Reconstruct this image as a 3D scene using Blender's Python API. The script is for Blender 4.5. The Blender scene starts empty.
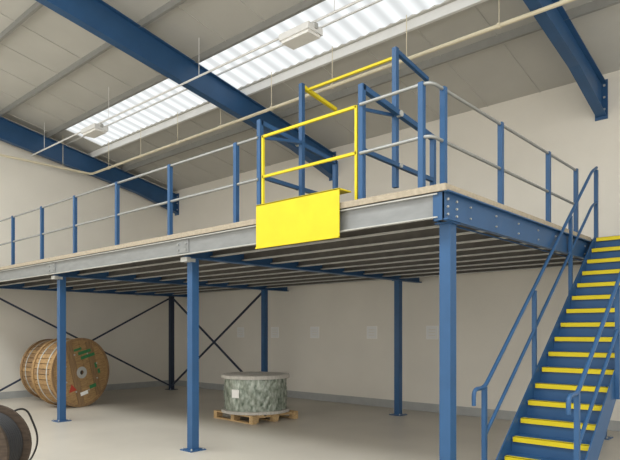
import bpy, math, random
from mathutils import Vector, Matrix
random.seed(4)
scene=bpy.context.scene
try:
    scene.view_settings.view_transform='Standard'
    scene.view_settings.look='None'
except Exception: pass

# ---------------------------------------------------------------- materials
def mat(name,col,rough=.6,metal=0,noise=0,nscale=6,bump=0,bscale=40,col2=None,stretch=None,spec=.4):
    m=bpy.data.materials.new(name); m.use_nodes=True
    nt=m.node_tree; N=nt.nodes; L=nt.links
    b=N['Principled BSDF']
    b.inputs['Roughness'].default_value=rough; b.inputs['Metallic'].default_value=metal
    b.inputs['Specular IOR Level'].default_value=spec
    tc=N.new('ShaderNodeTexCoord'); mp=N.new('ShaderNodeMapping')
    L.new(tc.outputs['Object'],mp.inputs['Vector'])
    if stretch: mp.inputs['Scale'].default_value=stretch
    n=N.new('ShaderNodeTexNoise'); n.inputs['Scale'].default_value=nscale; n.inputs['Detail'].default_value=6
    L.new(mp.outputs['Vector'],n.inputs['Vector'])
    r=N.new('ShaderNodeValToRGB')
    c2=col2 or tuple(c*(1-noise) for c in col)
    r.color_ramp.elements[0].position=.3; r.color_ramp.elements[1].position=.7
    r.color_ramp.elements[0].color=(*c2,1); r.color_ramp.elements[1].color=(*col,1)
    L.new(n.outputs['Fac'],r.inputs['Fac']); L.new(r.outputs['Color'],b.inputs['Base Color'])
    if bump:
        n2=N.new('ShaderNodeTexNoise'); n2.inputs['Scale'].default_value=bscale; n2.inputs['Detail'].default_value=4
        L.new(mp.outputs['Vector'],n2.inputs['Vector'])
        bp=N.new('ShaderNodeBump'); bp.inputs['Strength'].default_value=bump; bp.inputs['Distance'].default_value=.02
        L.new(n2.outputs['Fac'],bp.inputs['Height']); L.new(bp.outputs['Normal'],b.inputs['Normal'])
    return m
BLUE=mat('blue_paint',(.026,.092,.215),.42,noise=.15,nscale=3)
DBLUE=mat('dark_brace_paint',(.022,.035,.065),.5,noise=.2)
YEL=mat('yellow_paint',(.70,.56,.012),.55,noise=.08,nscale=5)
GALV=mat('galvanised_steel',(.26,.27,.27),.45,.3,noise=.16,nscale=5,stretch=(1,3,3))
GALVD=mat('joist_steel',(.50,.50,.47),.5,.15,noise=.2,nscale=8)
JSHADE=mat('joist_web_shaded',(.15,.14,.125),.6,.1,noise=.25,nscale=8)  # joist steel darkened: shade between the joists put into the web colour
RAIL=mat('rail_steel',(.36,.37,.36),.4,.5,noise=.15)
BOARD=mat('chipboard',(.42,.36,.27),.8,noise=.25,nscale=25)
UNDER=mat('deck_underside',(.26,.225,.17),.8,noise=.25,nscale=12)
WALL=mat('painted_wall',(.78,.745,.665),.85,noise=.05,nscale=1.2,bump=.1,bscale=30)
CLAD=mat('roof_liner',(.56,.55,.51),.7,noise=.07,nscale=1.5)
PURL=mat('purlin_paint',(.30,.30,.28),.6,noise=.1)
WHITE=mat('white_paint',(.82,.82,.80),.5,noise=.05)
PIPE=mat('cream_pipe',(.72,.65,.48),.5,noise=.08)
CONC=mat('concrete_floor',(.57,.53,.455),.38,noise=.0,nscale=.7,col2=(.48,.445,.385),bump=.08,bscale=60)
SKIRT=mat('grey_skirting',(.40,.41,.40),.6,noise=.1)
WOOD=mat('drum_wood',(.45,.285,.125),.75,nscale=7,col2=(.24,.145,.065),stretch=(3,1,9),bump=.3,bscale=12)
WOOD2=mat('drum_wood_old',(.33,.21,.10),.8,nscale=6,col2=(.19,.115,.06),stretch=(4,9,1),bump=.3,bscale=12)
PALW=mat('pallet_wood',(.58,.41,.21),.8,nscale=8,col2=(.38,.25,.12),stretch=(3,3,8))
GWOOD=mat('grey_wood',(.58,.56,.51),.7,nscale=6,col2=(.42,.40,.36),stretch=(2,8,2))
GREEN=mat('green_stencil',(.04,.22,.08),.7,noise=.3,nscale=20)
RED=mat('red_stencil',(.45,.05,.03),.7,noise=.2)
BLACK=mat('black_cable',(.02,.02,.022),.45,noise=.2)
FILM=mat('stretch_film',(.46,.50,.44),.25,.2,nscale=9,col2=(.10,.135,.095),stretch=(1.8,1.8,.9),bump=.9,bscale=9)
DARKW=mat('dark_wood',(.085,.06,.042),.8,noise=.5,nscale=8,stretch=(1,1,5))
PAPER=mat('notice_paper',(.88,.87,.84),.8,noise=.03)

def skymat(name,s1,s2,sc):
    m=bpy.data.materials.new(name); m.use_nodes=True; nt=m.node_tree; N=nt.nodes; L=nt.links
    for n in list(N): N.remove(n)
    o=N.new('ShaderNodeOutputMaterial'); e=N.new('ShaderNodeEmission')
    tc=N.new('ShaderNodeTexCoord'); w=N.new('ShaderNodeTexWave'); w.wave_type='BANDS'; w.bands_direction='X'
    w.inputs['Scale'].default_value=sc
    mr=N.new('ShaderNodeMapRange'); mr.inputs['To Min'].default_value=s1; mr.inputs['To Max'].default_value=s2
    L.new(tc.outputs['Object'],w.inputs['Vector']); L.new(w.outputs['Fac'],mr.inputs['Value'])
    L.new(mr.outputs['Result'],e.inputs['Strength']); e.inputs['Color'].default_value=(.95,.98,.98,1)
    L.new(e.outputs['Emission'],o.inputs['Surface']); return m
SKY=skymat('skylight_grp',.80,1.12,1.0)
FILL=skymat('fill_strip_emission',9,11,1.0)  # glowing roof strip out of view, added to light the deck from above

# ---------------------------------------------------------------- mesh builder
class MB:
    def __init__(s): s.v=[];s.f=[];s.m=[];s.sm=[];s.mats=[]
    def mi(s,m):
        if m not in s.mats: s.mats.append(m)
        return s.mats.index(m)
    def add(s,vs,fs,m,smooth=False):
        o=len(s.v); s.v+= [tuple(v) for v in vs]; k=s.mi(m)
        for f in fs: s.f.append([i+o for i in f]); s.m.append(k); s.sm.append(smooth)
    def box(s,lo,hi,m,M=None):
        x0,y0,z0=lo;x1,y1,z1=hi
        vs=[Vector(p) for p in ((x0,y0,z0),(x1,y0,z0),(x1,y1,z0),(x0,y1,z0),(x0,y0,z1),(x1,y0,z1),(x1,y1,z1),(x0,y1,z1))]
        if M: vs=[M@p for p in vs]
        s.add(vs,[(0,3,2,1),(4,5,6,7),(0,1,5,4),(1,2,6,5),(2,3,7,6),(3,0,4,7)],m)
    def cbox(s,c,sz,m,M=None):
        s.box([c[i]-sz[i]/2 for i in range(3)],[c[i]+sz[i]/2 for i in range(3)],m,M)
    def bar(s,p0,p1,w,h,m):
        p0=Vector(p0);p1=Vector(p1);d=p1-p0;L=d.length;d.normalize()
        up=Vector((0,0,1)) if abs(d.z)<.95 else Vector((0,1,0))
        sx=d.cross(up).normalized(); uz=sx.cross(d).normalized()
        vs=[]
        for p in (p0,p1):
            for a,b in ((-1,-1),(1,-1),(1,1),(-1,1)): vs.append(p+sx*a*w/2+uz*b*h/2)
        s.add(vs,[(3,2,1,0),(4,5,6,7),(0,1,5,4),(1,2,6,5),(2,3,7,6),(3,0,4,7)],m)
    def prism(s,pts,ext,m):
        n=len(pts);e=Vector(ext);vs=[Vector(p) for p in pts]+[Vector(p)+e for p in pts]
        fs=[tuple(range(n))[::-1],tuple(range(n,2*n))]+[(i,(i+1)%n,(i+1)%n+n,i+n) for i in range(n)]
        s.add(vs,fs,m)
    def tube(s,pts,r,m,seg=10,closed=False,cap=True):
        P=[Vector(p) for p in pts];n=len(P);rings=[];prev=None
        for i in range(n):
            if closed: t=(P[(i+1)%n]-P[i-1])
            else: t=(P[min(i+1,n-1)]-P[max(i-1,0)])
            t.normalize()
            if prev is None:
                a=Vector((0,0,1)) if abs(t.z)<.9 else Vector((1,0,0))
                u=t.cross(a).normalized()
            else: u=(prev-t*prev.dot(t)).normalized()
            w=t.cross(u); prev=u
            rings.append([P[i]+u*r*math.cos(2*math.pi*k/seg)+w*r*math.sin(2*math.pi*k/seg) for k in range(seg)])
        vs=[v for R in rings for v in R];fs=[]
        for i in range(n if closed else n-1):
            j=(i+1)%n
            for k in range(seg):
                k2=(k+1)%seg; fs.append((i*seg+k,i*seg+k2,j*seg+k2,j*seg+k))
        s.add(vs,fs,m,True)
        if cap and not closed:
            s.add(rings[0],[tuple(range(seg))[::-1]],m); s.add(rings[-1],[tuple(range(seg))],m)
    def ring(s,axis,c,r0,r1,h,m,seg=48,smooth=True):
        c=Vector(c)
        def P(r,a,t):
            x,y=r*math.cos(a),r*math.sin(a)
            return c+(Vector((t,x,y)) if axis=='X' else Vector((x,y,t)))
        vs=[];fo=[];fl=[]
        for k in range(seg):
            a=2*math.pi*k/seg
            vs+=[P(r0,a,-h/2),P(r1,a,-h/2),P(r1,a,h/2),P(r0,a,h/2)]
        for k in range(seg):
            a=4*k;b=4*((k+1)%seg)
            fo.append((a+1,b+1,b+2,a+2)); fo.append((a+3,b+3,b,a))
            fl.append((a,b,b+1,a+1)); fl.append((a+2,b+2,b+3,a+3))
        s.add(vs,fo,m,smooth); s.add(vs,fl,m,False)
    def build(s,name,parent=None,loc=(0,0,0),rot=(0,0,0)):
        me=bpy.data.meshes.new(name); me.from_pydata(s.v,[],s.f)
        for m in s.mats: me.materials.append(m)
        for p,k,q in zip(me.polygons,s.m,s.sm): p.material_index=k; p.use_smooth=q
        me.update(); ob=bpy.data.objects.new(name,me); scene.collection.objects.link(ob)
        ob.location=loc; ob.rotation_euler=rot
        if parent: ob.parent=parent
        return ob
def fillet(pts,r,n=5):
    P=[Vector(p) for p in pts];out=[P[0]]
    for i in range(1,len(P)-1):
        a=(P[i-1]-P[i]);b=(P[i+1]-P[i]);rr=min(r,a.length*.49,b.length*.49);a.normalize();b.normalize()
        A=P[i]+a*rr;B=P[i]+b*rr
        for k in range(n+1):
            t=k/n; out.append(A*(1-t)**2+P[i]*2*t*(1-t)+B*t*t)
    out.append(P[-1]);return out
def empty(name):
    e=bpy.data.objects.new(name,None); scene.collection.objects.link(e); e.empty_display_size=.3; return e

# ---------------------------------------------------------------- building shell
WY=10.7; GX=-15.35; RX=9.0; FY=-7.0; SL=.195
def rz(y): return 6.0+SL*(WY-y)
b=MB(); b.box((GX-.2,FY,-.2),(RX,WY+.2,0),CONC); b.build('floor')
b=MB(); b.box((GX-.2,WY,0),(RX,WY+.2,rz(WY)+.02),WALL); b.build('wall_back')
b=MB(); b.prism([(GX,FY,0),(GX,WY,0),(GX,WY,rz(WY)+.02),(GX,FY,rz(FY)+.02)],(-.2,0,0),WALL); b.build('wall_left')
b=MB(); b.box((GX+.0,WY-.02,0),(RX,WY,.17),SKIRT); b.build('baseboard_back')
b=MB(); b.box((GX,FY,0),(GX+.02,WY-.02,.17),SKIRT); b.build('baseboard_left')
def slab(b,x0,x1,y0,y1,m,t=.08,dz=0):
    b.prism([(x0,y0,rz(y0)+dz),(x0,y1,rz(y1)+dz),(x0,y1,rz(y1)+t+dz),(x0,y0,rz(y0)+t+dz)],(x1-x0,0,0),m)
S1=(6.75,7.85); S2=(.2,2.4); SX=-14.5
b=MB()
slab(b,GX-.2,RX,S1[1],WY+.2,CLAD); slab(b,GX-.2,RX,S2[1],S1[0],CLAD); slab(b,GX-.2,RX,-4,S2[0],CLAD)
slab(b,GX-.2,SX,S1[0],S1[1],CLAD); slab(b,GX-.2,SX,S2[0],S2[1],CLAD)
x=GX+.3
while x<RX:      # standing ribs of the liner sheet
    for (a,c) in ((S1[1],WY),(S2[1],S1[0])):
        b.prism([(x,a,rz(a)-.012),(x,c,rz(c)-.012),(x,c,rz(c)+.01),(x,a,rz(a)+.01)],(.02,0,0),CLAD)
    x+=1.0
b.build('ceiling')
for nm,S,M in (('skylight',S1,SKY),('unseen_fill_strip',S2,FILL)):  # second strip is unseen, added as fill light
    b=MB(); n=int((RX-SX)/.05); vs=[];fs=[]
    for i in range(n+1):
        x=SX+i*.05; dz=.012*math.sin(x*2*math.pi/.2)+.02
        vs+=[(x,S[0],rz(S[0])+dz),(x,S[1],rz(S[1])+dz)]
    for i in range(n): fs.append((2*i,2*i+1,2*i+3,2*i+2))
    b.add(vs,fs,M,True); b.build(nm)
# purlins
b=MB()
for y in (4.3,5.55,6.70,8.9,3.0):
    z=rz(y)
    b.box((GX,y-.006,z-.15),(RX,y+.006,z),PURL); b.box((GX,y-.05,z-.155),(RX,y+.006,z-.145),PURL)
y=7.92; b.box((GX,y-.03,rz(y)-.15),(RX,y+.03,rz(y)),WHITE)
b.box((GX,7.28,rz(7.30)-.02),(RX,7.31,rz(7.30)+.005),WHITE)
b.build('roof_purlins')
# rafters with haunch
for i,X in enumerate((GX+.2,-8.92,-3.0)):
    b=MB(); t=.15
    def top(y): return rz(y)-.15
    def bot(y):
        base=rz(y)-.55-.02*(WY-y)
        return base-(.15*max(0,(y-9.3))/1.4)
    ys=[-4,0,4,8,9.3,WY]
    poly=[(X-.005,y,bot(y)) for y in ys]+[(X-.005,y,top(y)) for y in ys[::-1]]
    b.prism(poly,(.01,0,0),BLUE)
    for fn,o in ((bot,-.014),(top,-.014)):
        for a,c in zip(ys[:-1],ys[1:]):
            b.prism([(X-.08,a,fn(a)+o),(X-.08,c,fn(c)+o),(X-.08,c,fn(c)),(X-.08,a,fn(a))],(.16,0,0),BLUE)
    b.box((X-.1,WY-.025,bot(WY)-.06),(X+.1,WY-.001,top(WY)+.05),BLUE)
    for z in (.1,.3,.5):
        for s in (-.05,.05): b.cbox((X+s,WY-.035,bot(WY)+z),(.03,.02,.03),GALVD)
    b.build('roof_rafter' if i==0 else 'roof_rafter.%03d'%i)
# cream service pipe with hangers
b=MB(); PY,PZ=7.78,5.88
b.tube(fillet([(RX,PY,PZ),(GX+.45,PY,PZ),(GX+.45,-3.5,PZ)],.12),.03,PIPE,10)
x=-14
while x<RX-.5:
    b.tube([(x,PY,PZ),(x,PY,rz(PY))],.007,PIPE,6); b.tube([(x-.02,PY,PZ),(x+.02,PY,PZ)],.042,PIPE,10); x+=1.5
for y in (1,3,5,7): b.tube([(GX+.45,y,PZ),(GX+.45,y,rz(y))],.007,PIPE,6)
b.build('service_pipe')
# lighting conduit and low bay lights
CY,CZ=6.39,6.1
b=MB(); b.tube([(GX,CY,CZ+.06),(RX,CY,CZ+.06)],.018,WHITE,8)
x=-14.6
while x<RX-.3:
    b.tube([(x,CY,CZ+.06),(x,CY,rz(CY))],.006,WHITE,6); x+=3.1
b.build('lighting_conduit')
for i,x in enumerate((-5.95,-12.1,.2)):
    b=MB()
    b.box((-.30,-.16,-.06),(.30,.16,.035),WHITE); b.box((-.27,-.13,-.10),(.27,.13,-.058),PAPER)
    b.box((-.32,-.03,-.02),(-.30,.03,.06),GALVD); b.box((.30,-.03,-.02),(.32,.03,.06),GALVD)
    b.box((-.08,-.05,.035),(.08,.05,.06),WHITE)
    b.build('low_bay_light' if i==0 else 'low_bay_light.%03d'%i,loc=(x,CY,CZ-.03))

# ---------------------------------------------------------------- mezzanine
mez=empty('mezzanine_platform')
CX=[-2.76,-6.72,-10.72,-14.70]; BX=[-2.76,-6.53,-10.38,-14.24]; CYF=5.01; CYB=9.86
EX=-2.70; EY=4.84; H=3.0
b=MB()
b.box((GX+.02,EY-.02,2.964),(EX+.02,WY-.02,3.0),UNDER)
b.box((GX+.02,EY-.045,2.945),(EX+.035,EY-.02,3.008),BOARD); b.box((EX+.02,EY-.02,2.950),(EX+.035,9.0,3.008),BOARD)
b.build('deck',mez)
b=MB(); LX=GX+.05
b.box((LX,EY,2.71),(EX-.06,EY+.012,2.962),GALV)
b.box((LX,EY-.035,2.705),(EX-.06,EY+.012,2.717),GALVD); b.box((LX,EY-.035,2.92),(EX-.06,EY+.012,2.932),GALVD)
y=EY+.5
while y<WY-.2:
    b.box((LX,y,2.735),(EX-.03,y+.008,2.962),JSHADE)
    b.box((LX,y-.045,2.722),(EX-.03,y+.03,2.736),GALVD); y+=.58
b.build('joists',mez)
b=MB()
for a,c in zip(CX,BX):
    if a==CX[0]: continue
    for z,w,h in ((2.685,.13,.02),(2.81,.012,.24),(2.945,.13,.02)):
        b.bar((a,EY+.03,z),(c,WY-.05,z),w,h,BLUE)
b.box((EX-.012,EY-.02,2.68),(EX,WY-.05,2.95),BLUE)
b.box((EX,EY-.02,2.68),(EX+.05,WY-.05,2.694),BLUE); b.box((EX,EY-.02,2.936),(EX+.05,WY-.05,2.949),BLUE)
b.box((EX-.11,EY-.02,2.68),(EX,EY-.008,2.94),BLUE); b.box((EX-.11,EY-.02,2.68),(EX-.1,WY-.05,2.694),BLUE)
y=EY+.5
while y<WY-.3:
    for z in (2.76,2.87): b.tube([(EX,y,z),(EX+.014,y,z)],.010,GALVD,6)
    y+=.58
for y in (EY+.05,EY+.22):
    for z in (2.74,2.81,2.88): b.tube([(EX,y,z),(EX+.016,y,z)],.012,GALVD,6)
b.build('main_beams',mez)
b=MB()
def column(x,y,top,m=BLUE,w=.115):
    b.box((x-w/2,y-w/2,.012),(x+w/2,y+w/2,top),m)
    b.box((x-.13,y-.13,0),(x+.13,y+.13,.014),m); b.box((x-.09,y-.09,top-.014),(x+.09,y+.09,top),m)
    for sx in (-.1,.1):
        for sy in (-.1,.1): b.tube([(x+sx,y+sy,.014),(x+sx,y+sy,.04)],.012,GALVD,6)
for x in CX: column(x,CYF,2.68)
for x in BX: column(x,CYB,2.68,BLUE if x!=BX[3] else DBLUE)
b.build('columns',mez)
b=MB()
for x in CX[1:]:
    b.box((x-.14,EY-.012,2.735),(x+.14,EY,2.91),GALV)
    for dx in (-.09,.09):
        for z in (2.78,2.86): b.tube([(x+dx,EY-.012,z),(x+dx,EY-.028,z)],.013,RAIL,6)
    b.box((x-.07,EY+.01,2.62),(x+.07,EY+.16,2.68),GALVD)
b.build('splice_plates',mez)
b=MB()
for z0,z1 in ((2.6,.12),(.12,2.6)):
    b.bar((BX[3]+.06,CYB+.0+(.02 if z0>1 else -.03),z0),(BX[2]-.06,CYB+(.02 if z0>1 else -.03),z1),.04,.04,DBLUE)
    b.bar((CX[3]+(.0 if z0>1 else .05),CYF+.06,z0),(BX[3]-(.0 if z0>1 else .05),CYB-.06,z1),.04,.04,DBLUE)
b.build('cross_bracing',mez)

# ---------------------------------------------------------------- guard rail
RZ=4.03; MZ=3.52; RYF=4.92; RXR=-2.89; pw=.055
GL,GR=-5.29,-3.73
b=MB()
def post(x,y,top,w=pw,m=BLUE,z0=3.0):
    b.box((x-w/2,y-w/2,z0),(x+w/2,y+w/2,top),m); 
for x in (-14.1,-12.71,-11.34,-10.01,-8.59,-7.14,-5.70,-2.99):
    post(x,RYF,RZ+.02); b.box((x-.06,RYF-.05,3.0),(x+.06,RYF+.06,3.012),BLUE)
for y in (5.16,6.47,7.95,9.05):
    post(RXR,y,RZ+.02); b.box((RXR-.06,y-.06,3.0),(RXR+.05,y+.06,3.012),BLUE)
for z in (RZ,MZ):
    b.tube([(GX+.02,RYF,z),(GL,RYF,z)],.018,RAIL,10)
    b.tube(fillet([(GR,RYF,z),(RXR,RYF,z),(RXR,9.05,z)],.1),.018,RAIL,10)
b.build('guard_rail')

# ---------------------------------------------------------------- up and over pallet gate
b=MB(); Y0=4.95; Y1=6.40; YM=5.65; w=.058
for X in (GL,GR):
    b.box((X-w/2,Y0-w/2,3.0),(X+w/2,Y0+w/2,4.25),BLUE)
    b.box((X-w/2,Y1-w/2,3.0),(X+w/2,Y1+w/2,4.06),BLUE)
    b.bar((X,Y0,4.22),(X,Y1,4.04),w,w,BLUE)
    b.bar((X,Y0,3.56),(X,Y1,3.52),w*.8,w*.8,BLUE)
    for y in (Y0,Y1): b.box((X-.07,y-.07,3.0),(X+.07,y+.07,3.012),BLUE)
    Xi=X+(.05 if X==GL else -.05)
    b.box((Xi-w/2,YM-w/2,3.3),(Xi+w/2,YM+w/2,4.90),BLUE)
    b.bar((Xi,YM-.0,4.87),(Xi,6.35,4.76),w*.8,w*.8,YEL if X==GL else BLUE)
    b.tube([(X-.04,YM,4.13),(X+.04,YM,4.13)],.035,GALVD,12)
    b.tube([(X-.04,YM,3.54),(X+.04,YM,3.54)],.025,GALVD,12)
b.bar((GL+.05,YM+.12,4.86),(GR-.05,YM+.12,4.86),.03,.03,YEL)
fy=Y0-.01; q=.0145
for X in (GL+.065,GR-.065): b.box((X-q,fy-q,3.012),(X+q,fy+q,4.04),YEL)
for z in (4.03,3.54): b.box((GL+.06,fy-q,z-q),(GR-.06,fy+q,z+q),YEL)
for X in (GL+.065,GR-.065): b.bar((X,fy+q,4.02),(X,YM,4.13),.025,.035,BLUE)
b.box((GL+.14,EY-.085,2.64),(GR-.15,EY-.075,3.15),YEL)
b.box((GL+.14,EY-.085,3.14),(GR-.15,fy+.02,3.155),YEL)
b.box((GL+.14,EY-.10,2.635),(GR-.15,EY-.075,2.65),YEL)
b.build('pallet_safety_gate')

# ---------------------------------------------------------------- staircase
b=MB(); SX0,SX1=-2.62,-1.80; RISE=3.0/17; GO=.207; NY=5.92-2*GO
def nose(k): return NY+GO*k
for k in range(1,18):
    z=RISE*k; y=nose(k)
    if k<17: b.box((SX0,y,z-.03),(SX1,y+GO+.02,z),BLUE)
    b.box((SX0,y+.02,z-RISE+.0),(SX1,y+.028,z-.02),BLUE)
    b.box((SX0+.02,y-.006,z-.05),(SX1-.02,y+.004,z+.004),YEL); b.box((SX0+.02,y-.006,z),(SX1-.02,y+.055,z+.004),YEL)
sl=RISE/GO
def pz(y): return RISE*2+(y-nose(2))*sl
for X in (SX0-.012,SX1):
    a=nose(0)+.02; e=nose(17)+.05
    b.prism([(X,a,0),(X,a+.28,0),(X,e,pz(e)-.28),(X,e,pz(e)-.02),(X,e-.05,pz(e-.05)+.03),(X,a,pz(a)+.12)],(.012,0,0),BLUE)
b.box((SX0-.03,nose(17)+.0,2.95),(SX1+.1,WY-.02,3.0),BLUE)
b.box((SX1,nose(17),2.75),(SX1+.02,WY-.02,2.95),BLUE)
for y in (nose(17)+.1,WY-.2): b.box((SX1-.09,y-.05,0),(SX1+.01,y+.05,2.95),BLUE)
for X,o in ((SX0,-.035),(SX1,.035)):
    x=X+o; r=.021; ya=5.56
    hz=lambda y: pz(y)+.98
    path=[(x,5.33,.93),(x,5.33,1.09),(x,5.56,1.09),(x,9.0,hz(9.0)),(x,9.22,4.06)]
    b.tube(fillet(path,.09),r,BLUE,10)
    b.tube(fillet([(x,ya,.60),(x,9.0,pz(9.0)+.48),(x,9.2,3.55)],.06),r*.9,BLUE,10)
    b.box((x-.022,ya-.022,0),(x+.022,ya+.022,1.10),BLUE); b.box((x-.07,ya-.07,0),(x+.07,ya+.07,.012),BLUE)
    for y in (6.86,8.10): b.box((x-.022,y-.022,pz(y)-.22),(x+.022,y+.022,hz(y)),BLUE)
    b.box((x-.025,9.2-.025,2.75),(x+.025,9.2+.025,4.02),BLUE)
    if o>0:
        for z in (4.06,3.55): b.tube([(x,9.2,z),(x,WY-.03,z)],r,BLUE,10)
b.build('staircase')

# ---------------------------------------------------------------- wooden cable drums
def drum(name,loc,rot,R,W,wood,wood2,marks=True):
    b=MB(); t=.06
    for s in (-1,1):
        x=s*(W/2-t/2)
        b.ring('X',(x,0,0),.07,R,t,wood,56)
        n=9; pwid=2*R/n
        for k in range(n):
            y0=-R+k*pwid+.006; y1=y0+pwid-.012; h=math.sqrt(max(0,(R-.015)**2-max(abs(y0),abs(y1))**2))
            if h<.03: continue
            for zz in ((-h,-.12),( .12,h)) if abs((y0+y1)/2)<.09 else ((-h,h),):
                b.box((x+s*t/2-(.001 if s>0 else .010),y0,zz[0]),(x+s*t/2+(.010 if s>0 else .001),y1,zz[1]),wood if k%3 else wood2)
        b.ring('X',(x+s*(t/2+.012),0,0),.05,.13,.014,GALVD,24)
        b.ring('X',(x+s*(t/2+.006),0,0),R-.05,R,.018,wood2,56)
        for k in range(8):
            a=2*math.pi*k/8+.2; p=(.36*R*2*.8*math.cos(a),.36*R*2*.8*math.sin(a))
            b.tube([(x+s*t/2,p[0],p[1]),(x+s*(t/2+.022),p[0],p[1])],.018,GALVD,8)
    n=40; r=R-.045
    for k in range(n):
        a=2*math.pi*k/n; M=Matrix.Rotation(a,4,'X')
        wd=2*math.pi*r/n-.012
        b.box((-W/2+t,-wd/2,r-.015),(W/2-t,wd/2,r+.015+random.uniform(0,.006)),wood if k%4 else wood2,M)
    b.ring('X',(0,0,0),.0001,r-.02,W-2*t,DARKW,40)
    for x in (-W*.22,W*.22): b.ring('X',(x,0,0),r+.018,r+.026,.03,GALVD,48)
    if marks:
        x=W/2+.012
        for (y,z,h,w_) in ((.18,.42,.07,.34),(.24,.31,.07,.38),(.02,.52,.05,.2),(.40,.05,.12,.06),(.45,-.1,.1,.06)):
            b.box((x,y-w_/2,z-h/2),(x+.003,y+w_/2,z+h/2),GREEN)
        b.prism([(x,-.42,-.33),(x,-.22,-.33),(x,-.32,-.17)],(.003,0,0),RED)
        b.box((x,.12,-.42),(x+.003,.3,-.34),GREEN); b.box((x,-.15,-.5),(x+.003,.05,-.42),PAPER)
    return b.build(name,loc=loc,rot=rot)
drum('wooden_cable_drum',(-12.72,6.17,.76),(.25,0,math.radians(12)),.76,.66,WOOD,WOOD2)
drum('wooden_cable_drum.001',(-14.2,6.52,.74),(.9,0,math.radians(8)),.74,.66,WOOD2,WOOD,False)

# dark cable reel at the near left
reel=empty('cable_reel')
b=MB(); R=.43
for s in (-1,1):
    b.ring('X',(s*.24,0,0),.05,R,.04,DARKW,48); b.ring('X',(s*.265,0,0),.04,.11,.012,GALVD,20)
    for k in range(6):
        a=k*math.pi/3; b.tube([(s*.26,.24*math.cos(a),.24*math.sin(a)),(s*.275,.24*math.cos(a),.24*math.sin(a))],.014,GALVD,6)
b.ring('X',(0,0,0),.04,.2,.44,DARKW,30)
for L,r in enumerate((.27,.31,.345)):
    for i in range(11):
        x=-.2+i*.04; b.tube([(x,r*math.cos(t*math.pi/16),r*math.sin(t*math.pi/16)) for t in range(32)],.019,BLACK,6,closed=True)
b.build('reel_body',reel,loc=(-6.74,2.27,R),rot=(0,0,math.radians(-48)))
b=MB()
b.tube(fillet([(-6.85,2.55,.72),(-7.0,2.85,.80),(-7.2,3.1,.35),(-7.5,3.1,.016),(-8.2,3.3,.016),(-8.9,3.1,.016),(-9.5,2.5,.016)],.3,8),.012,BLACK,8)
b.build('cable_tail',reel)

# ---------------------------------------------------------------- pallet and wrapped drum
PXc,PYc=-8.32,7.67
b=MB(); L,W=1.2,1.1
for i in range(7):
    y=-W/2+.05+i*(W-.1)/6; b.box((-L/2,y-.05,.122),(L/2,y+.05,.144),PALW)
for x in (-L/2+.05,0,L/2-.05):
    b.box((x-.05,-W/2,.10),(x+.05,W/2,.122),PALW)
    for y in (-W/2+.07,0,W/2-.07): b.box((x-.05,y-.07,.022),(x+.05,y+.07,.10),PALW)
for y in (-W/2+.05,0,W/2-.05): b.box((-L/2,y-.05,0),(L/2,y+.05,.022),PALW)
b.build('wooden_pallet',loc=(PXc,PYc,0),rot=(0,0,math.radians(-4)))
b=MB(); R=.65; hh=.70
b.ring('Z',(0,0,.025),.06,R,.05,GWOOD,56); b.ring('Z',(0,0,hh-.03),.06,R,.06,GWOOD,56)
for k in range(9):
    wdt=2*R/9; y0=-R+k*wdt+.005; y1=y0+wdt-.01; h=math.sqrt(max(0,(R-.01)**2-max(abs(y0),abs(y1))**2))
    if h>.05: b.box((-h,y0,hh-.001),(h,y1,hh+.008),GWOOD)
b.ring('Z',(0,0,hh+.012),.05,.14,.01,GALVD,24)
seg=120; rows=14; vs=[];fs=[]
for j in range(rows+1):
    z=.05+(hh-.11)*j/rows
    for k in range(seg):
        a=2*math.pi*k/seg
        r=.585+.012*math.sin(math.pi*j/rows)+.008*math.sin(13*a+j*.7)+.005*math.sin(31*a-j*1.3)
        vs.append((r*math.cos(a),r*math.sin(a),z))
for j in range(rows):
    for k in range(seg):
        k2=(k+1)%seg; fs.append((j*seg+k,j*seg+k2,(j+1)*seg+k2,(j+1)*seg+k))
b.add(vs,fs,FILM,True)
for k in range(3):
    a=-2.2+k*.8; M=Matrix.Rotation(a,4,'Z'); b.box((.598,-.08,.3),(.609,.08,.45),PAPER if k==1 else FILM,M)
b.build('wrapped_cable_drum',loc=(PXc,PYc,.144))

# wall notices
for i,x in enumerate((-12.2,-10.87,-9.49,-7.78,-6.25)):
    b=MB(); b.box((-.14,-.012,-.14),(.14,0,.14),PAPER); b.box((-.125,-.015,-.125),(.125,-.012,.125),WHITE)
    for z in (-.06,0,.06): b.box((-.08,-.018,z-.008),(.08,-.015,z+.008),WALL)
    b.build('wall_notice' if i==0 else 'wall_notice.%03d'%i,loc=(x,WY,1.64))

# ---------------------------------------------------------------- light
w=bpy.data.worlds.new('World'); scene.world=w; w.use_nodes=True
w.node_tree.nodes['Background'].inputs['Color'].default_value=(1,.97,.92,1)
w.node_tree.nodes['Background'].inputs['Strength'].default_value=1.85

# ---------------------------------------------------------------- camera
cd=bpy.data.cameras.new('camera'); cam=bpy.data.objects.new('camera',cd); scene.collection.objects.link(cam)
cd.sensor_width=36; cd.sensor_fit='HORIZONTAL'; cd.lens=588/620*36; cd.shift_y=(332-230)/620
cam.location=(0,0,1.65)
cam.rotation_euler=(math.radians(90),0,math.atan2(.6697,.7426))
cd.clip_end=200
scene.camera=cam
